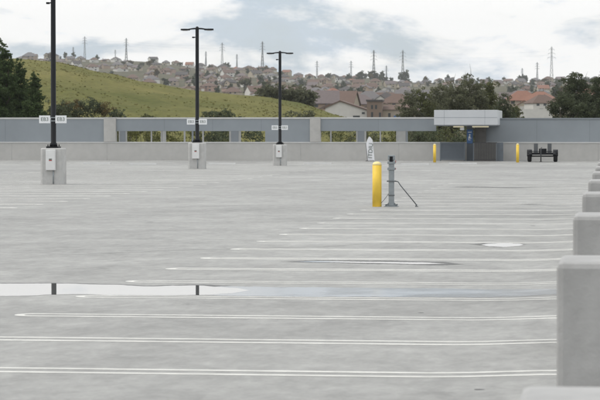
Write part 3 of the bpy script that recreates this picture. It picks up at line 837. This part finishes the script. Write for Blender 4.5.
def house(px, Y, style, seed, wc, rc, rot=0, scale=1, dz=0, label=None):
    hm = house_meshes(style, seed)
    t = bpy.data.objects.new('house', None); COL.objects.link(t)
    t.location = (gx(px,Y), Y, zr_(px,Y)+dz); t.rotation_euler = (0,0,rot); t.scale = (scale,)*3
    t['category'] = 'house'; t['group'] = 'houses on the far hillside'
    link_part('wall', hm['wall'], t, M['wall_'+wc])
    rf = link_part('roof', hm['roof'], t, M['roof_'+rc])
    if seed % 2: link_part('chimney', hm['chimney'], rf)
    for wm in hm['windows']: link_part('window', wm, t)
    link_part('garage_door', hm['garage'], t)
    if label: t['label'] = label
    else: later(t, px, '%s house with %s roof %s %s' % (wc, rc, tier(Y), where(px)))
    return t
hr = random.Random(5)
STY = ['hip','gable','cross','hip','cross','bungalow']
WC = ['cream','tan','white','pink','beige','white','cream','beige','brown','white','cream']
RC = ['brown','mauve','grey','brown','mauve','dark','grey','brown','mauve','grey','red','dark']
taken = []
def hill_hides(px, Y, extra=4):   # the near grass hill covers the lower slope on the left
    z = zr_(px, Y); row = HOR-(z+extra-EYE)*FPX/Y
    return row > lerp_tab(GT, px)+1
TIERS = [1120,1330,1560,1830,2120,2430,2760,3100,3450,3780]
spots = []
for ti, Yt in enumerate(TIERS):
    px = -60+hr.uniform(0,15)
    while px < 660:
        Y = Yt+hr.uniform(-.032,.032)*Yt+.022*Yt*math.sin(px*.045+ti*2.1)
        gap = 19.5*FPX/Y
        ok = not hill_hides(px, Y)
        if px > 552 and Y < 3300: ok = ok and hr.random() < .25      # behind the big tree
        if 408 < px < 512 and Y < 3300: ok = False                   # behind the loose grey trees
        if 318 < px < 425 and Y < 1200: ok = False                   # room for the foot buildings
        if 355 < px < 395 and Y > 3300: ok = False                   # wooded knoll
        if hr.random() < .09: ok = False
        if ok: spots.append((px, Y))
        px += gap*hr.uniform(.80,1.12)
for px, Y in spots:
    house(px, Y, hr.choice(STY), hr.randrange(4), hr.choice(WC), hr.choice(RC), R(hr.uniform(-38,38)), hr.uniform(.86,1.05))
# buildings at the foot of the slope that read individually
def big_building(name, label, cat, px, Y, zb, parts, rot=0):
    t = thing(name, label, cat, (gx(px,Y), Y, zb), rot)
    for nm, mb_, mm in parts: mb_.build(nm, M[mm], t)
    return t
Yb = 900.0
k_ = Yb/FPX
def bxz(px, row, pc): return ((px-pc)*k_, rz(row,Yb))
# white gabled hall
pc = 345
z118 = rz(122, Yb)
wall, roof = MB(), MB()
xl, xr_, xm = (325-pc)*k_, (367-pc)*k_, (340-pc)*k_
ze, zpk = rz(109.5,Yb)-z118, rz(101.3,Yb)-z118
A = [(xl,0,-4),(xr_,0,-4),(xr_,0,ze-.3),(xm,0,zpk),(xl,0,ze+.6)]
wall.poly(A); wall.poly([(x,14,z) for x,y,z in A][::-1])
for i in range(5):
    b, c = A[i], A[(i+1)%5]
    if i in (1,4): wall.poly([(b[0],0,b[2]),(b[0],14,b[2]),(c[0],14,c[2]),(c[0],0,c[2])])
for (x0,z0_),(x1,z1_) in (((xl-.8,ze+.25),(xm,zpk)),((xm,zpk),(xr_+.9,ze-.6))):
    P = [(x0,-.6,z0_),(x1,-.6,z1_),(x1,14.6,z1_),(x0,14.6,z0_)]
    roof.poly(P[::-1]); Q = [(a,b,c+.45) for a,b,c in P]; roof.poly(Q)
    for i in range(4):
        b, c = P[i], P[(i+1)%4]; roof.poly([b, c, (c[0],c[1],c[2]+.45), (b[0],b[1],b[2]+.45)])
t = big_building('hall', 'white gabled building with brown roof edge at the foot of the hillside', 'building', pc, Yb, z118, [('wall',wall,'wall_white'),('roof',roof,'roof_brown')])
for a, b, r0, r1 in ((353,360,115.5,118.5),(362,365,112,114)):
    m = MB(); m.bb((a-pc)*k_,(b-pc)*k_,-.05,-.001,rz(r1,Yb)-z118,rz(r0,Yb)-z118); m.build('window', M['pane'], t)
# brown tower
pc = 374
wall, roof = MB(), MB()
wall.bb((366.8-pc)*k_,(382-pc)*k_,0,6,-4,rz(101.5,Yb)-z118)
roof.bb((366-pc)*k_,(382.8-pc)*k_,-.4,6.4,rz(101.4,Yb)-z118,rz(99.6,Yb)-z118)
t = big_building('tower_house', 'square brown tower block beside the white gabled building', 'building', pc, Yb-3, z118, [('wall',wall,'wall_brown'),('roof',roof,'roof_dark')])
for a, b, r0, r1 in ((371,373,105,109),(375,377,105,109),(371,373,112,118),(379,381,112.5,118)):
    m = MB(); m.bb((a-pc)*k_,(b-pc)*k_,-.06,-.001,rz(r1,Yb)-z118,rz(r0,Yb)-z118); m.build('window', M['pane'], t)
# beige wing
pc = 399
wall, roof = MB(), MB()
wall.bb((382.6-pc)*k_,(417-pc)*k_,0,9,-4,rz(109.5,Yb)-z118)
x0,x1 = (382.4-pc)*k_,(418-pc)*k_; za,zb_ = rz(109.6,Yb)-z118, rz(104.6,Yb)-z118
roof.poly([(x0,-.8,za),(x1,-.8,za),(x1-1.5,5,zb_),(x0,5,zb_)]); roof.poly([(x1,9.8,za),(x0,9.8,za),(x0,5,zb_),(x1-1.5,5,zb_)]); roof.poly([(x1,-.8,za),(x1,9.8,za),(x1-1.5,5,zb_)]); roof.poly([(x0,9.8,za),(x0,-.8,za),(x0,5,zb_)])
roof.poly([(x0,-.8,za-.01),(x0,9.8,za-.01),(x1,9.8,za-.01),(x1,-.8,za-.01)])
t = big_building('low_building', 'long low beige building with brown roof right of the brown tower', 'building', pc, Yb, z118, [('wall',wall,'wall_beige'),('roof',roof,'roof_brown')])
for a, b in ((388,390.5),(401,405),(410,413)):
    m = MB(); m.bb((a-pc)*k_,(b-pc)*k_,-.05,-.001,rz(117,Yb)-z118,rz(113,Yb)-z118); m.build('window', M['pane'], t)
m = MB(); m.bb((394-pc)*k_,(399.5-pc)*k_,-1.2,-.1,-1,rz(115.5,Yb)-z118)
tag(m.build('blue_cabin', M['blue'], None, .05, 1, (gx(pc,Yb),Yb,z118)), 'small blue cabin in front of the low beige building', 'cabin')
# long brown and mauve roofs behind the hall, and other single houses
SP = [(318,980,'gable',1,'tan','mauve',8,1.15,'wide tan house with mauve roof just left of the white gabled building'),
      (30,3800,'hip',1,'tan','grey',10,1.5,'pale house with grey roof peeping over the hill crest beside the left trees'),
      (52,3820,'cross',2,'cream','dark',-10,1.4,'cream house with dark roof on the ridge just left of the nearest lamp post'),
      (338,1030,'gable',2,'beige','brown',-6,1.2,'wide beige house with brown roof right behind the white gabled building'),
      (361,1060,'hip',0,'tan','mauve',5,1.15,'tan house with mauve hip roof behind the brown tower'),
      (412,1330,'gable',3,'white','grey',4,1.25,'large white house with long grey roof left of the loose grey trees'),
      (424,1345,'cross',1,'white','grey',-8,1.0,'white cross-gabled house touching the loose grey trees'),
      (386,1250,'cross',2,'white','dark',12,1.0,'white house with dark roof above the low beige building'),
      (398,1140,'hip',1,'cream','brown',-5,1.05,'cream house with brown hip roof behind the low beige building'),
      (522,1180,'hip',2,'beige','red',10,1.15,'beige house with orange-red tiled roof seen between the trees'),
      (540,1120,'cross',0,'cream','red',-15,1.0,'cream house with red roof beside the big right-hand tree'),
      (515,1330,'gable',0,'pink','mauve',0,1.1,'pinkish house with mauve roof above the orange-red roof')]
for px, Y, st, sd_, wc, rc, ro, sc2, lb in SP: house(px, Y, st, sd_, wc, rc, R(ro), sc2, 0, lb)
m = MB(); ang = R(6)
m.bb(-6.5,6.5,0,.4,-1,3.2); m.bb(-6.5,-6.1,.401,6,-1,2.4)
tag(m.build('retaining_wall', M['wall_white'], None, 0, 1, (gx(536,1000),1000,rz(117,1000))), 'pale retaining wall below the orange-red roofed house', 'wall')

# ------------------------------------------------------------------ trees
def leaf_quads(cs, rs, ns, size, seed, flat=.75):
    """corner points of many small leaf quads scattered through clumps (centre, radius, count)"""
    g = np.random.default_rng(seed); n = int(sum(ns))
    c = np.repeat(np.array(cs), ns, axis=0); rad = np.repeat(np.array(rs), ns)
    p = g.normal(size=(n,3)); p /= np.linalg.norm(p, axis=1)[:,None]; p *= (g.random(n)**(1/3))[:,None]
    P = c+p*rad[:,None]*np.array([1,1,flat])
    a = g.normal(size=(n,3))*np.array([1,1,.7]); a /= np.linalg.norm(a, axis=1)[:,None]
    b = np.cross(a, g.normal(size=(n,3))); b /= np.linalg.norm(b, axis=1)[:,None]
    s1 = size*g.uniform(.6,1.3,n); s2 = s1*g.uniform(.45,.8,n)
    a *= (s1/2)[:,None]; b *= (s2/2)[:,None]
    return np.stack([P-a, P+b, P+a, P-b], 1).reshape(-1,3)
def crown_mesh(name, blobs, leaf, m, seed, dens=1.0):
    """blobs: (x,y,z,rx,rz) main masses, filled with clumps of leaves of uneven size"""
    r = random.Random(seed); ctr, rs, ns = [], [], []
    for (x,y,z,rx,rz_) in blobs:
        for k in range(max(6, int(26*dens))):
            th = r.uniform(0,6.283); u = r.uniform(-1,1); q = (1-u*u)**.5; s = r.uniform(.3,1.0)
            cr = rx*r.uniform(.15,.34)
            ctr.append((x+rx*q*math.cos(th)*s, y+rx*q*math.sin(th)*s, z+rz_*u*s)); rs.append(cr)
            ns.append(int(r.uniform(.6,1.3)*dens*6.5*(cr/leaf)**2)+6)
    V = leaf_quads(ctr, rs, ns, leaf, seed); nq = len(V)//4
    me = bpy.data.meshes.new(name); me.vertices.add(len(V)); me.vertices.foreach_set('co', V.astype(np.float32).ravel())
    me.loops.add(len(V)); me.loops.foreach_set('vertex_index', np.arange(len(V), dtype=np.int32))
    me.polygons.add(nq); me.polygons.foreach_set('loop_start', np.arange(0, len(V), 4, dtype=np.int32))
    me.materials.append(m); me.update(calc_edges=True); me.validate()
    return me, ctr
def trunk_mesh(h, r0, ctr, r, twigs=0, top=None):
    mb = MB(); lean = (r.uniform(-.05,.05)*h, r.uniform(-.05,.05)*h)
    P = lambda q: (lean[0]*q*q, lean[1]*q*q, h*q)
    mb.tube([P(q) for q in (0,.25,.5,.75,1)], [r0*1.25, r0, r0*.8, r0*.5, r0*.15], 8)
    for c in r.sample(ctr, min(len(ctr), 14)):
        q = r.uniform(.3,.85); s = Vector(P(q)); e = Vector(c)
        mid = s.lerp(e, .5)+Vector((0,0,-.1*abs(e.z-s.z)))
        mb.tube([s, mid, e], [r0*.4*(1.1-q*.6), r0*.25, r0*.07], 5, False)
    for k in range(twigs):
        c = r.choice(ctr); d = Vector((r.uniform(-.5,.5), r.uniform(-.3,.3), 1)).normalized()*r.uniform(.6,1.6)
        s = Vector(c); mb.tube([s, s+d*.5+Vector((r.uniform(-.1,.1),0,0)), s+d], [r0*.14, r0*.09, r0*.03], 4, False)
    return mb
def tree(name, label, px, Y, zb, top_row, rad, m, leaf, seed, kind='round', dens=1.0, twigs=0, cat='tree', group=None):
    ztop = rz(top_row, Y); h = ztop-zb; r = random.Random(seed)
    t = thing(name, label, cat, (gx(px,Y), Y, zb), 0, group)
    blobs = []
    if kind == 'conifer':
        n = 16
        for k in range(n):
            q = k/(n-1); z = h*(.10+.85*q); rr = rad*(1-q*.93)**.42*r.uniform(.8,1.1)
            blobs.append((r.uniform(-.25,.25)*rr, r.uniform(-.25,.25)*rr, z, rr, h*.075))
    elif kind == 'bush':
        for k in range(6):
            a = r.uniform(0,6.28); q = r.uniform(.1,.75)
            rr = rad*r.uniform(.35,.6); blobs.append((rad*q*math.cos(a), rad*q*math.sin(a), max(rr*.5, (h-rr*.9)*r.uniform(.35,1.0)), rr, rr*.9))
        blobs.append((0,0,h-rad*.4,rad*.5,rad*.4)); blobs.append((0,0,h*.4,rad*.75,h*.36))
    else:
        for k in range(11):
            a = r.uniform(0,6.28); q = r.uniform(.15,.72); z = h*r.uniform(.36,.80)
            sq = 1-.5*abs(z/h-.6)/.4
            rr = rad*r.uniform(.30,.50); blobs.append((rad*q*sq*math.cos(a), rad*q*sq*math.sin(a), min(z, h-rr*.8), rr, rr*.85))
        blobs.append((r.uniform(-.15,.15)*rad,0,h-rad*.5,rad*.5,rad*.46)); blobs.append((0,0,h*.55,rad*.6,h*.25)); blobs.append((0,0,h-rad*1.0,rad*.65,rad*.5))
    me, ctr = crown_mesh('crown', blobs, leaf, m, seed, dens)
    tb = trunk_mesh(h*.8, max(.06, h*.018), ctr, r, twigs); tb.build('trunk', M['bark'], t)
    link_part('crown', me, t)
    return t
ZL = -6.3
tree('evergreen_tree', 'tall dark evergreen tree at the left edge, highest of the left trees', -10, 228, ZL, 31, 2.9, M['leaf_conifer'], .17, 1, 'conifer', 2.3)
tree('evergreen_tree', 'dark evergreen tree second from the left edge, with rounded top', 3, 224, ZL, 41, 2.1, M['leaf_conifer'], .17, 2, 'conifer', 2.3)
tree('evergreen_tree', 'shorter dark evergreen tree leaning against the hill, just left of nearest lamp post', 35, 220, ZL, 73, 1.8, M['leaf_conifer'], .16, 3, 'conifer', 2.3)
tree('evergreen_tree', 'olive evergreen tree in the gap between the taller left evergreens', 19, 232, ZL, 60, 2.3, M['leaf_conifer'], .17, 4, 'conifer', 2.3)
bush_rows = [(58,99,1.6,'dark','dark green bush behind the wall, right beside the nearest lamp post'),(74,96,1.7,'brown','brownish bush at the hill foot, just right of nearest lamp post'),
             (90,97,1.8,'dark','dark green bush at the hill foot halfway to the left pilaster'),(106,100,1.7,'brown','brownish bush at the hill foot above the left pilaster'),(120,108,1.3,'dark','low dark green bush at the hill foot right of the left pilaster'),
             (212,108,1.2,'dark','dark low bush on the hill foot right of the middle lamp post'),(224,106.5,1.3,'dark','dark bush on the hill foot, taller of the pair between lamp posts'),
             (292,110,1.2,'grey','greyish low bush at the hill foot right of the farthest lamp post'),(304,109,1.3,'grey','greyish bush at the hill foot above the right pilaster'),(148,112,1.0,'olive','small low bush peeping over the band left of middle lamp post')]
for i, (px, tr, ra, mm, lb) in enumerate(bush_rows):
    tree('bush', lb, px, 250, zg(px,250)-.3, tr, ra*1.6, M['leaf_'+mm], .17, 20+i, 'bush', 1.2, cat='bush', group='bushes at the foot of the grass hill')
# shrubs seen through the gaps in the wall
gapb = [(121,'olive'),(134,'yellow'),(145,'yellow'),(156,'olive'),(171,'yellow'),(182,'yellow'),(195,'olive'),(208,'dark'),(220,'dark'),(235,'olive'),(247,'dark'),(258,'dark'),(327,'olive'),(340,'yellow'),(350,'olive'),(362,'grey'),(376,'dark'),(388,'yellow'),(399,'olive'),(413,'grey'),(424,'dark'),(436,'olive'),(450,'olive'),(460,'dark')]
cols_ = {'olive':'olive','yellow':'yellowish green','dark':'dark green','grey':'grey green'}
for i, (px, mm) in enumerate(gapb):
    o = tree('shrub', None, px, 186+(i*37%23), ZL, 121+(i*13%6), 2.1, M['leaf_'+mm], .17, 60+i, 'bush', .7, cat='shrub', group='shrubs seen through the gaps under the wall panels')
    later(o, px, '%s shrub seen through wall gap %s' % (cols_[mm], where(px)))
# olive trees at the end of the hill crest
for i, (px, tr, ra) in enumerate(((268,84,3.4),(283,81,3.8),(298,83,3.8),(309,88,3.0))):
    tree('tree', ['leftmost olive-grey tree behind the hill crest at the farthest lamp post','tallest olive-grey tree behind the hill crest at the farthest lamp post','olive-grey tree behind the hill crest above the right pilaster','rightmost low olive-grey tree behind the falling hill crest'][i],
         px, 560, zg(px,560)-1, tr, ra*1.05, M['leaf_grey'], .42, 100+i, 'round', .9, group='trees behind the hill crest')
# loose grey trees above the canopy
lg = [(410,88,2.4,'grey','bushy grey-green tree above the low beige building, leftmost of the canopy trees'),(424,86,2.6,'olive','olive tree above the left end of the canopy'),(440,80,2.8,'grey','grey-green tree above the middle left of the canopy'),
      (456,77,2.8,'grey','grey loose tree above the middle of the canopy'),(473,73,2.9,'grey','tallest loose tree with bare twigs above the right half of canopy'),(488,77,2.6,'olive','olive loose tree with bare twigs above the right end of canopy'),(503,93,2.2,'dark','low dark tree just right of the canopy'),(517,104,1.5,'olive','small olive bush right of the canopy above the wall panel')]
for i, (px, tr, ra, mm, lb) in enumerate(lg):
    tree('tree', lb, px, 275+(i%3)*8, ZL, tr, ra, M['leaf_'+mm], .17, 130+i, 'round', 1.6, twigs=26 if i in (3,4,5) else 6, group='loose trees behind the canopy')
tree('tree', 'big dense dark tree at the right edge behind the wall', 574, 255, ZL, 69, 2.9, M['leaf_dark'], .17, 160, 'round', 2.0, twigs=6)
tree('tree', 'dark tree cut off by the right edge of the photo', 600, 262, ZL, 68, 3.1, M['leaf_dark'], .17, 161, 'round', 1.9, twigs=6)
tree('tree', 'low dark tree filling the foot of the big right-hand tree', 563, 250, ZL, 93, 1.9, M['leaf_dark'], .17, 162, 'bush', 1.5)

# hillside trees: a few crowns copied about
protos = []
for i in range(7):
    r = random.Random(200+i); rad = r.uniform(2.6,4.0); h = r.uniform(5.5,9.5)
    blobs = [(r.uniform(-.5,.5)*rad, r.uniform(-.5,.5)*rad, h*r.uniform(.22,.75), rad*r.uniform(.45,.7), rad*r.uniform(.4,.65)) for _ in range(5)]
    kind = ['leaf_far','leaf_far','leaf_far2','leaf_dark','leaf_grey','leaf_brown','leaf_far'][i]
    me, ctr = crown_mesh('crown', blobs, 1.0, M[kind], 300+i, .75)
    tr = trunk_mesh(h*.7, .22, ctr, r).mesh('trunk', M['bark'])
    protos.append((me, tr, ['green','dark green','olive','dark','grey-green','brownish','green'][i]))
def far_tree(px, Y, i, sc, dz=-1.2):
    me, tr, nm = protos[i]
    t = bpy.data.objects.new('tree', None); COL.objects.link(t); t.location = (gx(px,Y), Y, zr_(px,Y)+dz); t.scale = (sc*rt.uniform(.9,1.15), sc, sc*rt.uniform(.85,1.2)); t.rotation_euler = (0,0,rt.uniform(0,6.28))
    t['category'] = 'tree'; t['group'] = 'trees among the far houses'
    link_part('trunk', tr, t); link_part('crown', me, t)
    later(t, px, '%s tree %s %s' % (nm, tier(Y), where(px)))
rt = random.Random(9)
cnt = 0
while cnt < 210:
    px = rt.uniform(-40, 640); Y = rt.choice(TIERS)+rt.uniform(30,95)*rt.choice((1,1,-.6))
    if Y > 3920 or hill_hides(px, Y, 3): continue
    if 318 < px < 425 and Y < 1200: continue
    if 412 < px < 508 and Y < 3000: continue
    far_tree(px, Y, rt.choice((0,1,2,3,3,4,5,6,3)), rt.uniform(.8,1.75)); cnt += 1
for k in range(26):           # wooded knoll on the skyline
    px = rt.uniform(346, 392); far_tree(px, 3820+rt.uniform(-80,80), rt.choice((0,1,3)), rt.uniform(1.3,2.2)*(1.35-abs(px-369)/34))
for px in (402,405): far_tree(px, 3800, 3, 2.6)
for k in range(40): far_tree(rt.uniform(405, 600), 3850+rt.uniform(-60,60), rt.choice((0,1,3,4)), rt.uniform(1.0,1.9))

# write the ordinal labels, left to right among the look-alikes of one place
for key, lst in pending.items():
    lst.sort(key=lambda q: q[0])
    for k, (px, o) in enumerate(lst):
        if len(lst) == 1: o['label'] = key
        elif k == 0: o['label'] = 'leftmost '+key
        elif k == len(lst)-1: o['label'] = 'rightmost '+key
        else: o['label'] = ORD[min(k, 11)]+' '+key

# ------------------------------------------------------------------ transmission towers on the skyline
def pylon(label, px, Y, top, base, sc=1.0):
    z1 = rz(top, Y); z0 = rz(base, Y)-6*sc; h = z1-z0
    t = thing('transmission_tower', label, 'pylon', (gx(px,Y), Y, z0), R((px*7)%30-15), 'steel transmission towers on the skyline')
    w0, w1 = h*.048, h*.014; m = MB(); th_ = .24*Y/4030
    wd = lambda q: w0+(w1-w0)*min(1, q/.72) if q < .72 else w1
    for sx in (-1,1):
        for sy in (-1,1):
            m.tube([(sx*wd(q), sy*wd(q), h*q) for q in (0,.36,.72,.97)], th_*1.25, 4)
    lev = [0,.14,.27,.39,.50,.60,.70,.78,.86,.95]
    for a, b in zip(lev, lev[1:]):
        for (s1, s2) in (((-1,-1),(1,-1)),((-1,1),(1,1)),((-1,-1),(-1,1)),((1,-1),(1,1))):
            m.tube([(s1[0]*wd(a), s1[1]*wd(a), h*a),(s2[0]*wd(b), s2[1]*wd(b), h*b)], th_*.7, 3, False)
            m.tube([(s2[0]*wd(a), s2[1]*wd(a), h*a),(s1[0]*wd(b), s1[1]*wd(b), h*b)], th_*.7, 3, False)
            m.tube([(s1[0]*wd(b), s1[1]*wd(b), h*b),(s2[0]*wd(b), s2[1]*wd(b), h*b)], th_*.6, 3, False)
    m.tube([(0,0,h*.95),(0,0,h)], th_*.8, 4)
    m.build('mast', M['tower'], t)
    for q, ln in ((.70,.10),(.80,.085),(.90,.07)):
        a = MB()
        for s in (-1,1):
            a.tube([(0,0,h*q),(s*ln*h,0,h*q)], th_*.8, 4); a.tube([(0,0,h*(q+.045)),(s*ln*h,0,h*q)], th_*.6, 3)
        c = a.build('crossarm', M['tower'], t)
        for s in (-1,1):
            i_ = MB(); i_.tube([(s*ln*h,0,h*q),(s*ln*h,0,h*q-h*.035)], th_*.5, 5); i_.build('insulator', M['tower'], c)
    return t
PY = [(85,4030,34,56,'tall steel transmission tower right of the nearest lamp post'),(73.5,6355,45,57,'small faint transmission tower nearest to the nearest lamp post'),
      (126.5,4185,36,58,'tall pale transmission tower between the nearest and middle lamp posts'),(115.5,6355,48,58,'small faint transmission tower between the two tall left towers'),
      (206,6510,50,63,'small faint transmission tower just right of the middle lamp post'),(222.3,4030,41,65,'tall transmission tower right of the middle lamp post'),(237,6200,53,66,'small transmission tower halfway between middle and farthest lamp posts'),
      (262.5,4495,40,66,'tall faint transmission tower left of the farthest lamp post'),(317,6665,60,78,'faint transmission tower right of the farthest lamp post'),(351,6510,60,80,'small faint transmission tower left of the wooded knoll'),
      (373.7,4030,49,80,'tall transmission tower rising behind the wooded knoll'),(386.3,6200,65,82,'small transmission tower between the two tall middle towers'),(402.7,4185,49,82,'tall transmission tower left of the canopy above a dark tree'),
      (522,6665,68,83,'faint smallest transmission tower above the right half of the wall'),(537,5890,62,83,'middle-sized faint transmission tower left of the tallest right tower'),(551.3,4030,46,83,'tallest right-hand transmission tower beside the big right-hand tree')]
pyl = {}
for px, Y, a, b, lb in PY: pyl[px] = (pylon(lb, px, Y, a, b), a, b, Y)
def wire(p, q, label):
    A, B = pyl[p], pyl[q]; m = MB()
    for lev in (.70,.80,.90):
        za = A[0].location.z; ha = rz(A[1],A[3])-za; zb2 = B[0].location.z; hb = rz(B[1],B[3])-zb2
        for s in (-1,1):
            P = Vector((A[0].location.x+s*.08*ha, A[3], za+ha*lev-ha*.035)); Q = Vector((B[0].location.x+s*.08*hb, B[3], zb2+hb*lev-hb*.035))
            pts = [P.lerp(Q, k/14)-Vector((0,0,4*5*(k/14)*(1-k/14)*.5)) for k in range(15)]
            m.tube(pts, .02, 3, False)
    tag(m.build('power_lines', M['tower']), label, 'power lines')
wire(85, 126.5, 'power lines slung between the two tall left towers')
wire(126.5, 222.3, 'power lines slung across behind the middle lamp post')
wire(222.3, 262.5, 'power lines slung between the towers left of the farthest lamp post')
wire(373.7, 402.7, 'power lines slung between the two tall middle towers')
wire(402.7, 551.3, 'power lines slung across above the canopy')

# ------------------------------------------------------------------ haze: one closed box of thin even air
mh = bpy.data.materials.new('haze_air'); mh.use_nodes = True
tt = mh.node_tree; tt.nodes.clear()
o_ = tt.nodes.new('ShaderNodeOutputMaterial'); pv = tt.nodes.new('ShaderNodeVolumePrincipled')
pv.inputs['Color'].default_value = (.90,.93,.97,1); pv.inputs['Density'].default_value = 0.48e-4; pv.inputs['Anisotropy'].default_value = .2
tt.links.new(pv.outputs[0], o_.inputs['Volume'])
mb = MB(); mb.bb(-4300, 4300, -160, 7500, -8.5, 330)
hz = tag(mb.build('haze', mh), 'thin pale haze in the air over the hillside', 'haze', kind='stuff')
